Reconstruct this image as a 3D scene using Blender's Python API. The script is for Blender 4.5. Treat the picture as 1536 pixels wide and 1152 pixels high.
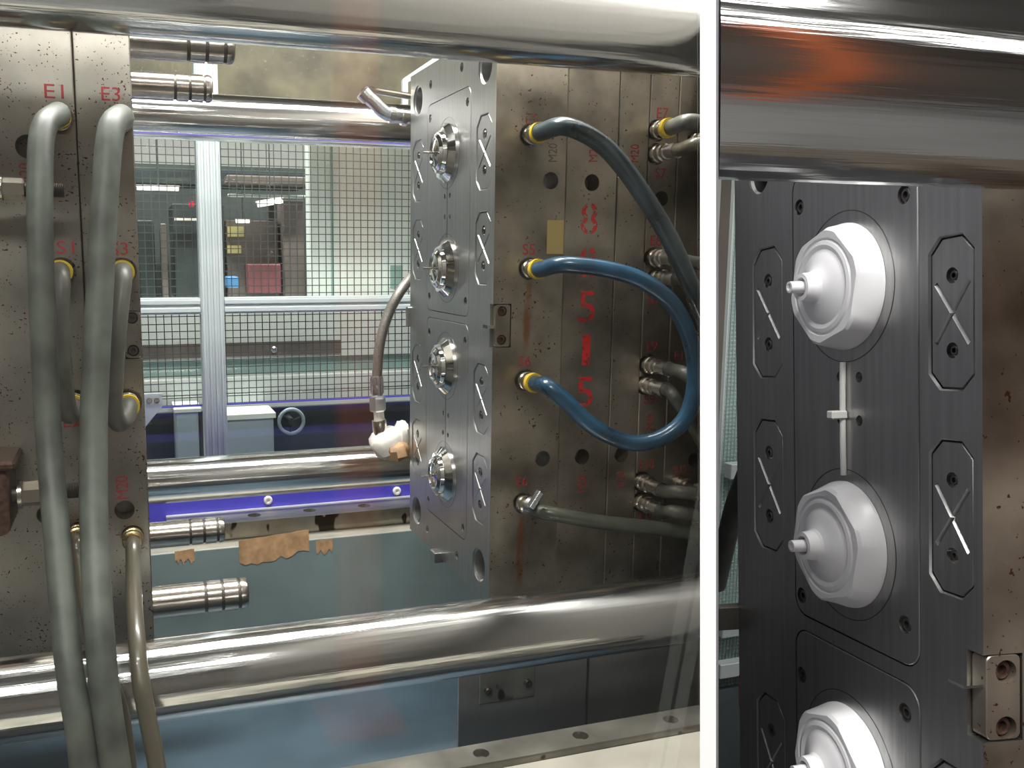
import bpy, bmesh, math, random
import numpy as np
from mathutils import Vector, Matrix
random.seed(7)
rng = np.random.default_rng(7)
S = bpy.context.scene
for o in list(bpy.data.objects): bpy.data.objects.remove(o)
C = S.collection

# ------------------------------------------------------------------ camera
H = 1.40                                   # eye height; every coordinate below is given relative to the eye, floor at -H
YAW, PIT, ROL, F = 0.31036221, -0.14319063, -0.00262485, 1337.904
PX, PY = 620.0, 576.0
def cam_axes():
    f = np.array([math.sin(YAW)*math.cos(PIT), math.cos(YAW)*math.cos(PIT), math.sin(PIT)])
    r = np.array([math.cos(YAW), -math.sin(YAW), 0.0]); d = np.cross(f, r)
    c, s = math.cos(ROL), math.sin(ROL)
    return np.array([c*r + s*d, -s*r + c*d, f])
M = cam_axes()
cam = bpy.data.cameras.new('camera'); co = bpy.data.objects.new('camera', cam); C.objects.link(co)
cam.sensor_fit = 'HORIZONTAL'; cam.sensor_width = 36.0
cam.lens = 36.0*F/1536.0
cam.shift_x = (768.0 - PX)/1536.0; cam.shift_y = 0.0
cam.clip_start = 0.02; cam.clip_end = 60
R3 = Matrix((M[0], -M[1], -M[2])).transposed()
co.matrix_world = Matrix.Translation((0, 0, H)) @ R3.to_4x4()
S.camera = co
S.view_settings.view_transform = 'Standard'; S.view_settings.look = 'None'
S.view_settings.gamma = 1.0; S.view_settings.use_curve_mapping = False
S.view_settings.exposure = 0.35

# ------------------------------------------------------------------ world + large lamps' light
W = bpy.data.worlds.new('world'); S.world = W; W.use_nodes = True
bgn = W.node_tree.nodes['Background']; bgn.inputs[0].default_value = (.80, .86, .90, 1); bgn.inputs[1].default_value = .35

def area(name, loc, size, power, color=(1, 1, 1), aim=(0, 0, -1)):
    l = bpy.data.lights.new(name, 'AREA'); l.shape = 'RECTANGLE'; l.size, l.size_y = size
    l.energy = power; l.color = color
    o = bpy.data.objects.new(name, l); C.objects.link(o)
    o.location = (loc[0], loc[1], loc[2] + H)
    o.rotation_euler = Vector(aim).to_track_quat('-Z', 'Y').to_euler()
    return o
# fluorescent lamps: (centre, size, watts); a housing is built round each of them further down
LAMPS = [
    ((0.20, 1.25, 0.98), (1.10, .22), 44),      # lamp inside the machine, above the mould
    ((0.50, 0.17, 1.20), (0.50, .10), 13),      # small lamp above the caps bay
    ((-0.25, -0.45, 1.30), (1.30, .16), 30),    # added over the operator side to brighten near faces and the white edge
    ((-1.30, -1.20, 1.75), (1.50, .16), 24),
    ((2.55, -1.70, 1.72), (2.40, .30), 17),
    ((1.05, -0.45, 1.78), (1.30, .30), 12),     # added over the caps side to brighten the bar and caps
    ((0.40, 2.75, 1.75), (1.50, .16), 100),     # hall behind the machine
    ((2.20, 3.60, 1.75), (1.50, .16), 85),
    ((-1.20, 3.80, 1.75), (1.50, .16), 95),
]
for c_, s_, p_ in LAMPS:
    area('lamp_light', c_, s_, p_, (1.0, .985, .95))

# ------------------------------------------------------------------ pixels to points
def ray(u, v): return M.T @ np.array([(u - PX)/F, (v - PY)/F, 1.0])
def onY(u, v, y): d = ray(u, v); return d*y/d[1]
def onX(u, v, x): d = ray(u, v); return d*x/d[0]
def onZ(u, v, z): d = ray(u, v); return d*z/d[2]
def zy(u, v): d = ray(u, v); return d[2]/d[1]

# ------------------------------------------------------------------ mesh helpers
class MB:
    def __init__(s): s.v = []; s.f = []
    def add(s, vs, fs):
        n = len(s.v); s.v += [tuple(map(float, p)) for p in vs]; s.f += [tuple(i + n for i in f) for f in fs]; return s
    def box(s, x0, x1, y0, y1, z0, z1, m=None):
        vs = [(x, y, z) for x in (x0, x1) for y in (y0, y1) for z in (z0, z1)]
        if m is not None: vs = [m @ Vector(p) for p in vs]
        return s.add(vs, [(0, 1, 3, 2), (4, 6, 7, 5), (0, 4, 5, 1), (2, 3, 7, 6), (0, 2, 6, 4), (1, 5, 7, 3)])
    def prism(s, poly, a, b, axis='x'):
        n = len(poly)
        def P(q, h): return {'x': (h, q[0], q[1]), 'y': (q[0], h, q[1]), 'z': (q[0], q[1], h)}[axis]
        vs = [P(q, a) for q in poly] + [P(q, b) for q in poly]
        fs = [tuple(range(n))[::-1], tuple(range(n, 2*n))] + [(i, (i+1) % n, (i+1) % n + n, i + n) for i in range(n)]
        return s.add(vs, fs)
    def lathe(s, prof, origin, axis, n=24, up=None, rad=None, cap=True):
        ax = Vector(axis).normalized(); t = Vector(up) if up else (Vector((0, 0, 1)) if abs(ax.z) < .9 else Vector((1, 0, 0)))
        e1 = (t - ax*t.dot(ax)).normalized(); e2 = ax.cross(e1); O = Vector(origin); vs = []
        for k, (h, r) in enumerate(prof):
            for i in range(n):
                a = 2*math.pi*i/n; rr = r*(rad(k, a) if rad else 1.0)
                vs.append(O + ax*h + (e1*math.cos(a) + e2*math.sin(a))*rr)
        fs = []
        for k in range(len(prof) - 1):
            for i in range(n):
                j = (i + 1) % n; fs.append((k*n + i, k*n + j, (k+1)*n + j, (k+1)*n + i))
        if cap:
            fs.append(tuple(range(n))[::-1]); b = (len(prof) - 1)*n; fs.append(tuple(range(b, b + n)))
        return s.add(vs, fs)
    def cyl(s, p0, p1, r, n=20, r1=None):
        p0, p1 = Vector(p0), Vector(p1)
        return s.lathe([(0, r), ((p1 - p0).length, r if r1 is None else r1)], p0, p1 - p0, n)
    def tube(s, pts, r, n=14, sub=8):
        P = [np.array(p, float) for p in pts]; Q = []
        E = [2*P[0] - P[1]] + P + [2*P[-1] - P[-2]]
        for i in range(1, len(E) - 2):
            for k in range(sub):
                t = k/sub; a, b, c, d = E[i-1], E[i], E[i+1], E[i+2]
                Q.append(.5*((2*b) + (-a + c)*t + (2*a - 5*b + 4*c - d)*t*t + (-a + 3*b - 3*c + d)*t**3))
        Q.append(P[-1]); m = len(Q)
        T = [Q[min(i+1, m-1)] - Q[max(i-1, 0)] for i in range(m)]; T = [t/np.linalg.norm(t) for t in T]
        u = np.cross(T[0], (0, 0, 1.0)); 
        if np.linalg.norm(u) < .1: u = np.cross(T[0], (1.0, 0, 0))
        u /= np.linalg.norm(u); vs = []
        for i in range(m):
            u = u - T[i]*np.dot(u, T[i]); u /= np.linalg.norm(u); w = np.cross(T[i], u)
            rr = r[min(int(i/ max(1, m-1)*(len(r)-1)), len(r)-1)] if isinstance(r, (list, tuple)) else r
            for k in range(n):
                a = 2*math.pi*k/n; vs.append(Q[i] + rr*(u*math.cos(a) + w*math.sin(a)))
        fs = [(i*n + k, i*n + (k+1) % n, (i+1)*n + (k+1) % n, (i+1)*n + k) for i in range(m-1) for k in range(n)]
        fs += [tuple(range(n))[::-1], tuple(range((m-1)*n, m*n))]
        return s.add(vs, fs)
    def mesh(s, name, bevel=0, seg=1, smooth=True, ang=35):
        me = bpy.data.meshes.new(name); me.from_pydata(s.v, [], s.f)
        bm = bmesh.new(); bm.from_mesh(me)
        bmesh.ops.recalc_face_normals(bm, faces=bm.faces)
        if bevel:
            ed = [e for e in bm.edges if len(e.link_faces) == 2 and e.calc_face_angle(0) > .5]
            bmesh.ops.bevel(bm, geom=ed, offset=bevel, segments=seg, affect='EDGES', profile=.6)
        if smooth:
            for e in bm.edges: e.smooth = not (len(e.link_faces) == 2 and e.calc_face_angle(0) > math.radians(ang))
            for f in bm.faces: f.smooth = True
        bm.to_mesh(me); bm.free(); return me

BASE = {}
def link(o, parent):
    C.objects.link(o)
    if parent is not None:
        o.parent = parent; b = BASE.get(parent.name, (0, 0, 0)); o.location = (-b[0], -b[1], -b[2])
    else: o.location = (0, 0, H)
    return o
def obj(name, mb, mat, parent=None, bevel=0, smooth=True, seg=1, local=False, ang=35, loc=None):
    me = mb if isinstance(mb, bpy.types.Mesh) else mb.mesh(name, bevel, seg, smooth, ang)
    if not me.materials:
        for m_ in (mat if isinstance(mat, (list, tuple)) else [mat]): me.materials.append(m_)
    o = bpy.data.objects.new(name, me); link(o, parent)
    BASE[o.name] = (0, 0, 0)
    if local: o.location = loc if loc is not None else (0, 0, 0)
    elif loc is not None:
        o.location = Vector(o.location) + Vector(loc); BASE[o.name] = tuple(loc)
    return o
def thing(name, base, label, cat, group=None):
    o = bpy.data.objects.new(name, None); C.objects.link(o); o.location = (base[0], base[1], base[2] + H)
    o.empty_display_size = .02; BASE[o.name] = tuple(base); return tag(o, label, cat, group)
def tag(o, label=None, cat=None, group=None, kind=None):
    if label: o['label'] = label
    if cat: o['category'] = cat
    if group: o['group'] = group
    if kind: o['kind'] = kind
    return o
def struct(name, mb, mat, **k): return tag(obj(name, mb, mat, **k), kind='structure')
def cut(me, cutter):
    a = bpy.data.objects.new('a', me); b = bpy.data.objects.new('b', cutter.mesh('b', smooth=False)); C.objects.link(a); C.objects.link(b)
    m_ = a.modifiers.new('b', 'BOOLEAN'); m_.operation = 'DIFFERENCE'; m_.object = b; m_.solver = 'EXACT'; m_.use_self = True
    bpy.context.view_layer.update()
    dg = bpy.context.evaluated_depsgraph_get(); r = bpy.data.meshes.new_from_object(a.evaluated_get(dg))
    bpy.data.objects.remove(a); bpy.data.objects.remove(b)
    bm = bmesh.new(); bm.from_mesh(r)
    for e in bm.edges: e.smooth = not (len(e.link_faces) == 2 and e.calc_face_angle(0) > math.radians(35))
    for f in bm.faces: f.smooth = True
    bm.to_mesh(r); bm.free(); return r

# ------------------------------------------------------------------ materials
def mat(name, col, rough=.5, metal=0.0, noise=None, bump=None, streak=None, rust=None, spots=None, coat=0.0):
    """noise=(scale, amount, (sx,sy,sz)); bump=(scale, strength, (sx,sy,sz)); spots=(scale, threshold, colour)"""
    m = bpy.data.materials.new(name); m.use_nodes = True; n = m.node_tree.nodes; l = m.node_tree.links; b = n['Principled BSDF']
    b.inputs['Base Color'].default_value = (*col, 1); b.inputs['Roughness'].default_value = rough; b.inputs['Metallic'].default_value = metal
    b.inputs['Coat Weight'].default_value = coat
    tc = n.new('ShaderNodeTexCoord')
    def nz(scale, stretch, detail=4.0):
        mp = n.new('ShaderNodeMapping'); mp.inputs['Scale'].default_value = stretch; l.new(tc.outputs['Object'], mp.inputs[0])
        t = n.new('ShaderNodeTexNoise'); t.inputs['Scale'].default_value = scale; t.inputs['Detail'].default_value = detail; l.new(mp.outputs[0], t.inputs[0]); return t
    def ramp(src, lo, hi):
        r = n.new('ShaderNodeMapRange'); r.inputs[1].default_value = lo; r.inputs[2].default_value = hi; l.new(src, r.inputs[0]); return r.outputs[0]
    def mix(fac, a, c):
        x = n.new('ShaderNodeMix'); x.data_type = 'RGBA'
        l.new(fac, x.inputs[0]) if not isinstance(fac, float) else setattr(x.inputs[0], 'default_value', fac)
        for s_, k in ((a, 6), (c, 7)):
            if isinstance(s_, tuple): x.inputs[k].default_value = (*s_, 1)
            else: l.new(s_, x.inputs[k])
        return x.outputs[2]
    cur = col
    if noise:
        t = nz(noise[0], noise[2] if len(noise) > 2 else (1, 1, 1)); a = noise[1]
        cur = mix(ramp(t.outputs[0], .3, .7), tuple(max(0, c*(1 - a)) for c in col), tuple(min(1, c*(1 + a)) for c in col))
        r = n.new('ShaderNodeMapRange'); r.inputs[3].default_value = rough*(1 - a*.6); r.inputs[4].default_value = min(1, rough*(1 + a*.6)); l.new(t.outputs[0], r.inputs[0]); l.new(r.outputs[0], b.inputs['Roughness'])
    if spots:
        t = nz(spots[0], spots[3] if len(spots) > 3 else (1, 1, 1), 2.0); t2 = nz(spots[0]*.13, (1, 1, 1), 2.0)
        ad = n.new('ShaderNodeMath'); ad.operation = 'MULTIPLY_ADD'; l.new(t2.outputs[0], ad.inputs[0]); ad.inputs[1].default_value = .35; l.new(t.outputs[0], ad.inputs[2])
        cur = mix(ramp(ad.outputs[0], spots[1], spots[1] + .035), cur, spots[2])
    for rx in (rust or []):                      # runs of rust: (x, half width, z top, z bottom) on the object's own coordinates
        sp = n.new('ShaderNodeSeparateXYZ'); l.new(tc.outputs['Object'], sp.inputs[0]); t = nz(60, (1, 1, .5))
        def math_(op, a, c=None, d=None):
            q = n.new('ShaderNodeMath'); q.operation = op
            for i, s_ in enumerate((a, c, d)):
                if s_ is None: continue
                if isinstance(s_, (int, float)): q.inputs[i].default_value = s_
                else: l.new(s_, q.inputs[i])
            return q.outputs[0]
        wob = math_('MULTIPLY_ADD', t.outputs[0], .012, -.006 - rx[0])
        dx = math_('ABSOLUTE', math_('ADD', sp.outputs[0], wob))
        a1 = ramp(dx, rx[1], rx[1]*.35); a2 = ramp(sp.outputs[2], rx[3], rx[3] + .02); a3 = ramp(sp.outputs[2], rx[2], rx[2] - .006)
        k = math_('MULTIPLY', math_('MULTIPLY', a1, a2), math_('MULTIPLY', a3, ramp(t.outputs[0], .25, .5)))
        cur = mix(math_('MULTIPLY', k, .75), cur, (.30, .11, .03))
    if not isinstance(cur, tuple): l.new(cur, b.inputs['Base Color'])
    if bump:
        t = nz(bump[0], bump[2] if len(bump) > 2 else (1, 1, 1)); bp = n.new('ShaderNodeBump'); bp.inputs['Strength'].default_value = bump[1]; bp.inputs['Distance'].default_value = .001
        l.new(t.outputs[0], bp.inputs['Height']); l.new(bp.outputs[0], b.inputs['Normal'])
    return m
def glass(name, tint, gloss=.07, rough=.03):
    m = bpy.data.materials.new(name); m.use_nodes = True; n = m.node_tree.nodes; l = m.node_tree.links
    n.remove(n['Principled BSDF']); out = n['Material Output']
    t = n.new('ShaderNodeBsdfTransparent'); t.inputs[0].default_value = (*tint, 1); g = n.new('ShaderNodeBsdfGlossy'); g.inputs['Roughness'].default_value = rough
    fr = n.new('ShaderNodeFresnel'); ge = n.new('ShaderNodeNewGeometry'); io = n.new('ShaderNodeMapRange'); io.inputs[3].default_value = 1.5; io.inputs[4].default_value = 1/1.5
    l.new(ge.outputs['Backfacing'], io.inputs[0]); l.new(io.outputs[0], fr.inputs[0]); mx = n.new('ShaderNodeMixShader')
    l.new(fr.outputs[0], mx.inputs[0]); l.new(t.outputs[0], mx.inputs[1]); l.new(g.outputs[0], mx.inputs[2]); l.new(mx.outputs[0], out.inputs[0]); return m
def glow(name, col, s):
    m = bpy.data.materials.new(name); m.use_nodes = True; n = m.node_tree.nodes; b = n['Principled BSDF']
    b.inputs['Base Color'].default_value = (.8, .8, .8, 1); b.inputs['Emission Color'].default_value = (*col, 1); b.inputs['Emission Strength'].default_value = s; return m
def paint(name, col, wear=.42, gap=0):
    m = mat(name, col, .55); n = m.node_tree.nodes; l = m.node_tree.links; b = n['Principled BSDF']
    tc = n.new('ShaderNodeTexCoord'); t = n.new('ShaderNodeTexNoise'); t.inputs['Scale'].default_value = 160; t.inputs['Detail'].default_value = 3; l.new(tc.outputs['Object'], t.inputs[0])
    r = n.new('ShaderNodeMapRange'); r.inputs[1].default_value = wear - .04; r.inputs[2].default_value = wear + .04; l.new(t.outputs[0], r.inputs[0])
    src = r.outputs[0]
    if gap:
        sp = n.new('ShaderNodeSeparateXYZ'); l.new(tc.outputs['Object'], sp.inputs[0]); ab = n.new('ShaderNodeMath'); ab.operation = 'ABSOLUTE'; l.new(sp.outputs[0], ab.inputs[0])
        g = n.new('ShaderNodeMath'); g.operation = 'GREATER_THAN'; g.inputs[1].default_value = gap; l.new(ab.outputs[0], g.inputs[0])
        k = n.new('ShaderNodeMath'); k.operation = 'MULTIPLY'; l.new(src, k.inputs[0]); l.new(g.outputs[0], k.inputs[1]); src = k.outputs[0]
    l.new(src, b.inputs['Alpha']); return m

m_chrome = mat('chrome_bar', (.80, .80, .79), .13, 1, noise=(6, .12, (.3, 4, 4)), bump=(130, .6, (.03, 1, 1)))
m_face = mat('milled_steel', (.46, .46, .455), .36, 1, noise=(40, .10, (1, 6, .25)), bump=(220, .10, (1, 5, .04)))
m_core = mat('polished_core_steel', (.82, .82, .80), .10, 1)
m_pin = mat('guide_pin_steel', (.52, .47, .42), .22, 1, noise=(30, .15))
RUST1 = [(onY(792, 440, 1.03)[0] - .4345, .006, onY(792, 418, 1.03)[2] + .0885, onY(790, 530, 1.03)[2] + .0885), (onY(781, 800, 1.03)[0] - .4345, .006, onY(784, 772, 1.03)[2] + .0885, onY(778, 885, 1.03)[2] + .0885)]
m_steel = mat('worn_mould_steel', (.34, .30, .245), .40, .85, noise=(13, .50), spots=(260, .865, (.14, .06, .03)), bump=(300, .06, (1, 1, 8)))
m_steel_r = mat('worn_mould_steel_with_rust_runs', (.34, .30, .245), .40, .85, noise=(13, .50), spots=(260, .865, (.14, .06, .03)), rust=RUST1, bump=(300, .06, (1, 1, 8)))
m_steel_l = mat('pitted_mould_steel', (.35, .33, .295), .40, .85, noise=(11, .32), spots=(330, .83, (.10, .04, .025)), bump=(300, .06, (8, 1, 1)))
m_dark = mat('dark_bore_steel', (.10, .09, .08), .5, .7)
m_screw = mat('black_socket_screw', (.16, .15, .14), .32, .9)
m_rscrew = mat('rusty_socket_screw', (.10, .06, .045), .5, .6, noise=(200, .4))
m_red = paint('worn_red_lettering', (.36, .035, .04), .36)
m_redst = paint('worn_red_stencil', (.62, .02, .02), .42)
m_redst8 = paint('worn_red_stencil_split', (.60, .03, .025), .45, gap=.0028)
m_scratch = mat('scribed_lettering', (.20, .18, .16), .5, .6)
m_brass = mat('nickel_coupling', (.72, .68, .60), .22, 1)
m_gold = mat('brass_coupling', (.66, .52, .30), .26, 1)
m_yellow = mat('yellow_ring_plastic', (.80, .56, .05), .4)
m_hose_grey = mat('grey_rubber_hose', (.095, .095, .08), .42, 0, noise=(40, .25))
m_hose_teal = mat('teal_grey_rubber_hose', (.095, .105, .09), .5, 0, noise=(25, .4))
m_hose_blue = mat('blue_grey_rubber_hose', (.04, .06, .068), .30, 0, noise=(18, .5), coat=.3)
m_hose_blue2 = mat('blue_rubber_hose', (.018, .068, .125), .30, 0, noise=(18, .55), coat=.3)
m_hose_green = mat('olive_rubber_hose', (.075, .08, .06), .35, 0, noise=(25, .3), coat=.2)
m_hose_thin = mat('thin_olive_hose', (.095, .085, .06), .35, 0, coat=.3)
m_braid = mat('braided_steel_hose', (.30, .28, .26), .4, .7, noise=(900, .5), bump=(700, .5))
m_zinc = mat('zinc_fitting', (.74, .77, .80), .25, 1)
m_tapew = mat('white_wrapping_tape', (.80, .76, .71), .6, noise=(40, .12), bump=(90, .5))
m_tapeb = mat('brown_packing_tape', (.38, .23, .12), .45, noise=(60, .3), bump=(90, .5))
m_teal = mat('teal_painted_pan', (.155, .205, .205), .42, .1, noise=(7, .18))
m_blue = mat('blue_reflection_pan', (.060, .098, .130), .40, .1, noise=(5, .35))  # pan floor colour, with a blue reflection painted in
m_bluebeam = mat('blue_machine_paint', (.075, .065, .50), .35, 0, noise=(12, .1))
m_cream = mat('cream_machine_paint', (.33, .315, .265), .45, 0, noise=(14, .15), spots=(50, .93, (.25, .16, .08)))
m_strip = mat('ground_steel_strip', (.62, .62, .57), .50, .45, noise=(15, .15), spots=(45, .94, (.20, .12, .06)))
m_stain = mat('oily_steel_side', (.46, .43, .36), .38, .8, noise=(20, .25), spots=(22, .80, (.05, .03, .02), (1.5, 1, .7)))
m_oily = mat('oily_ground_steel', (.36, .345, .30), .36, .9, noise=(15, .3), spots=(45, .90, (.14, .09, .05)))
m_greyplate = mat('grey_bed_plate', (.30, .29, .28), .4, .4, noise=(8, .2))
m_alu = mat('anodised_profile', (.50, .56, .57), .40, .3)
m_wire = mat('guard_wire', (.07, .08, .08), .5, .6)
m_pale = mat('pale_green_grey_panel', (.64, .70, .68), .5, noise=(4, .06))
m_wall = mat('light_wall_paint', (.55, .57, .55), .7, noise=(3, .05))
m_aisle = mat('dim_aisle_wall_paint', (.13, .115, .10), .7, noise=(3, .1))
m_skin = mat('grey_partition_skin', (.20, .19, .175), .5)
m_side = mat('dark_partition_skin', (.24, .24, .265), .5)
m_floor = mat('grey_floor_paint', (.20, .20, .20), .45, noise=(3, .15))
m_ceil = mat('hall_ceiling_paint', (.16, .16, .15), .8, noise=(3, .05))
m_darkm = mat('dark_machine_paint', (.028, .042, .042), .45, .2, noise=(8, .4))
m_brownm = mat('brown_grey_machine_paint', (.13, .11, .10), .5, .1, noise=(9, .3))
m_olive = mat('olive_brown_panel', (.135, .118, .07), .45, 0, noise=(14, .45), spots=(120, .86, (.22, .21, .16)))
m_greenb = mat('green_band_panel', (.25, .38, .36), .45, noise=(6, .1))
m_maroon = mat('maroon_machine_paint', (.17, .05, .06), .5, noise=(6, .2))
m_ylw = mat('dull_yellow_box', (.50, .44, .18), .6)
m_bluei = mat('bright_blue_plastic', (.06, .22, .45), .5)
m_navy = mat('navy_machine_paint', (.055, .075, .082), .3, .2, noise=(12, .3))
m_bgrey = mat('blue_grey_cabinet', (.26, .33, .38), .45, noise=(6, .1))
m_white = mat('white_gap_paint', (.92, .92, .92), .6)
m_plastic = mat('white_moulded_plastic', (.86, .86, .88), .32)
m_runner = mat('translucent_runner_plastic', (.72, .72, .70), .3)
m_lamp = glow('lamp_diffuser', (1, .99, .96), 7)
m_lampfar = glow('lamp_tube_glow', (1, .97, .88), 3.0)
m_housing = mat('white_lamp_housing', (.8, .8, .78), .5)
m_poly = glass('polycarbonate', (.97, .975, .965))
m_redplastic = mat('red_plastic_clip', (.55, .02, .05), .4)
m_orange = mat('orange_reflected_post', (.75, .16, .03), .5)

# ------------------------------------------------------------------ added partition, its white edge standing in for a blank gap between views
PU = 1062.0
PD = ray(PU, 576); PD = PD/np.linalg.norm(PD)          # away from the eye
PV = -M[1]                                              # up the panel
PN = np.cross(PD, PV); PN = PN/np.linalg.norm(PN)       # towards the right-hand bay
if PN[0] < 0: PN = -PN
TH = 24.0/F*.30/ (1/ np.linalg.norm(np.array([(PU-PX)/F, 0, 1.0])))  # panel thickness
TH = 24.0/F*(.296*np.dot(PD, M[2]))*np.dot(PN, M[0])
def part_x(y, z, side):                                 # x on the left (-1) or right (+1) skin of the panel
    return (side*(TH/2 + .0016) - PN[1]*y - PN[2]*z)/PN[0]
mb = MB()
vs = [PD*a + PV*b + PN*c for a in (.30, 3.4) for b in (-1.15, 1.30) for c in (-TH/2, TH/2)]
mb.add(vs, [(0, 1, 3, 2), (4, 6, 7, 5), (0, 4, 5, 1), (2, 3, 7, 6), (0, 2, 6, 4), (1, 5, 7, 3)])
pw = tag(struct('added_partition', mb, m_skin, smooth=False), 'thin added partition panel whose white edge fills the gap between two views')
mb = MB(); vs = [PD*a + PV*b + PN*c for a in (.305, 3.4) for b in (-1.14, 1.29) for c in (TH/2, TH/2 + .0008)]  # thin dark sheet added so the caps mould face reflects something dark
obj('liner', mb.add(vs, [(0, 1, 3, 2), (4, 6, 7, 5), (0, 4, 5, 1), (2, 3, 7, 6), (0, 2, 6, 4), (1, 5, 7, 3)]), m_side, pw, smooth=False)['label'] = 'dark sheet added to darken the reflection in the caps mould face'
mb = MB(); vs = [PD*a + PV*b + PN*c for a in (.296, .2999) for b in (-1.15, 1.30) for c in (-TH/2, TH/2)]
obj('gap_edge', mb.add(vs, [(0, 1, 3, 2), (4, 6, 7, 5), (0, 4, 5, 1), (2, 3, 7, 6), (0, 2, 6, 4), (1, 5, 7, 3)]), m_white, pw, smooth=False)

# ------------------------------------------------------------------ room
def slab(name, a, m, label=None): 
    o = struct(name, MB().box(*a), m, smooth=False)
    if label: o['label'] = label
slab('floor', (-4.2, 4.6, -3.2, 6.2, -H - .1, -H), m_floor)
slab('ceiling', (-4.2, 4.6, -3.2, 6.2, 1.90, 2.0), m_ceil)
slab('wall_back', (-4.2, 4.6, 6.1, 6.2, -H, 1.9), m_wall)
slab('wall_front', (-4.2, 4.6, -3.2, -3.1, -H, 1.9), m_aisle)
slab('wall_left', (-4.2, -4.1, -3.1, 6.1, -H, 1.9), m_aisle)
slab('wall_right', (4.5, 4.6, -3.1, 6.1, -H, 1.9), m_aisle)
LL = ['long white lamp hung inside the machine above the mould', 'short white lamp hung before the caps bay', 'long white lamp added over the operator side to brighten the near faces', 'long white ceiling lamp over the aisle by the left wall',
      'long white ceiling lamp over the aisle by the right wall', 'wide white lamp added over the aisle to brighten the caps bay', 'long white ceiling lamp just behind the rear guard', 'long white ceiling lamp at the right of the hall', 'long white ceiling lamp at the left of the hall']
for ((x, y, z), (a, b), p_), lb in zip(LAMPS, LL):
    t = thing('tube_lamp', (x, y, z + .02), lb, 'lamp')
    obj('housing', MB().box(x - a/2 - .03, x + a/2 + .03, y - b/2 - .03, y + b/2 + .03, z + .012, z + .075), m_housing, t, bevel=.006)
    for sx in (-.4, .4): obj('hanger', MB().cyl((x + sx*a, y, z + .075), (x + sx*a, y, 1.90), .006, 8), m_housing, t)

# ------------------------------------------------------------------ tie bars
def bar(y, z, r, label, x0=None, x1=None, side=None, n=64):
    mb = MB(); vs = []; K = 24
    for k in range(K):
        for i in range(n):
            a = 2*math.pi*i/n; yy, zz = y + r*math.sin(a), z + r*math.cos(a)
            xa = x0 if x0 is not None else part_x(yy, zz, 1); xb = x1 if x1 is not None else part_x(yy, zz, -1)
            vs.append((xa + (xb - xa)*k/(K - 1), yy, zz))
    fs = [(k*n + i, k*n + (i+1) % n, (k+1)*n + (i+1) % n, (k+1)*n + i) for k in range(K-1) for i in range(n)] + [tuple(range(n))[::-1], tuple(range((K-1)*n, K*n))]
    mb.add(vs, fs); return tag(obj('tie_bar', mb, m_chrome), label, 'tie bar')
bar(.872, -.418, .04, 'polished steel tie bar running low in front of the two mould halves', x0=-.9)
bar(.872, .2343, .04, 'polished steel tie bar running high in front of the two mould halves', x0=-.9)
bar(1.62, .2343, .04, 'polished steel tie bar running high behind the mould halves', x0=-.9)
bar(1.62, -.4016, .04, 'polished steel tie bar above the blue beam behind the mould halves', x0=-.9)

# ------------------------------------------------------------------ mould building blocks
def rrect(y0, y1, z0, z1, r, n=6):
    out = []
    for cy, cz, a0 in ((y1 - r, z1 - r, 0), (y0 + r, z1 - r, 90), (y0 + r, z0 + r, 180), (y1 - r, z0 + r, 270)):
        for k in range(n + 1):
            a = math.radians(a0 + 90*k/n); out.append((cy + r*math.cos(a), cz + r*math.sin(a)))
    return out
def octo(y, z, hy, hz, c):
    return [(y + hy, z + hz - c), (y + hy - c, z + hz), (y - hy + c, z + hz), (y - hy, z + hz - c), (y - hy, z - hz + c), (y - hy + c, z - hz), (y + hy - c, z - hz), (y + hy, z - hz + c)]
_scr = {}
def screw(parent, p, r, axis=(-1, 0, 0), m=None, world=False):
    key = (round(r, 5), axis, m.name if m else '')
    if key not in _scr:
        k = r*.52
        me = MB().lathe([(0, r), (r*.85, r), (r*1.0, r*.86), (r*1.0, k), (r*.35, k*.98)], (0, 0, 0), axis, 18).mesh('screw'); me.materials.append(m or m_screw); _scr[key] = me
    o = obj('screw', _scr[key], None, parent, local=True, loc=Vector(p) - (Vector(BASE[parent.name]) if world else Vector((0, 0, 0))))
    return o
def outer_slots(me, box, front_only=False):
    """slot 0: the machined face, its recesses and bores; slot 1: the raw outside of the plate"""
    x0, x1, y0, y1, z0, z1 = box; e = 2e-4
    for f in me.polygons:
        c = f.center
        f.material_index = 1 if (abs(c.x - x1) < e or abs(c.y - y0) < e or abs(c.y - y1) < e or abs(c.z - z0) < e or abs(c.z - z1) < e) and not (abs(c.x - x0) < e) else 0
_wear = {}
def wear_plate(parent, y, z, hy, hz):
    key = (round(hy, 4), round(hz, 4))
    if key not in _wear:
        c = hy*.52
        me = MB().prism(octo(0, 0, hy - .0006, hz - .0006, c), .0010, .0055).mesh('wear_plate', bevel=.0007, smooth=False)
        cu = MB()
        L = math.hypot(.76*hy, .40*hz); a = math.atan2(.40*hz, .76*hy)
        for s_ in (1, -1):
            mv = Matrix.Rotation(a*s_, 4, 'X'); tri = [(-.0010, -.0030), (-.0010, .0030), (.0030, 0)]
            cu.add([mv @ Vector((h, yy, w)) for yy in (-L, L) for h, w in tri], [(0, 1, 2), (5, 4, 3), (0, 3, 4, 1), (1, 4, 5, 2), (2, 5, 3, 0)])
            me = cut(me, cu); cu = MB()
        for s_ in (1, -1): cu.cyl((-.01, 0, s_*.49*hz), (.0048, 0, s_*.49*hz), hy*.27, 16)
        _wear[key] = cut(me, cu); _wear[key].materials.clear(); _wear[key].materials.append(m_face)
    o = obj('wear_plate', _wear[key], None, parent, local=True, loc=(0, y, z))
    for s_ in (1, -1): screw(o, (.0048, 0, s_*.49*hz), hy*.17)
    return o
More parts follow.
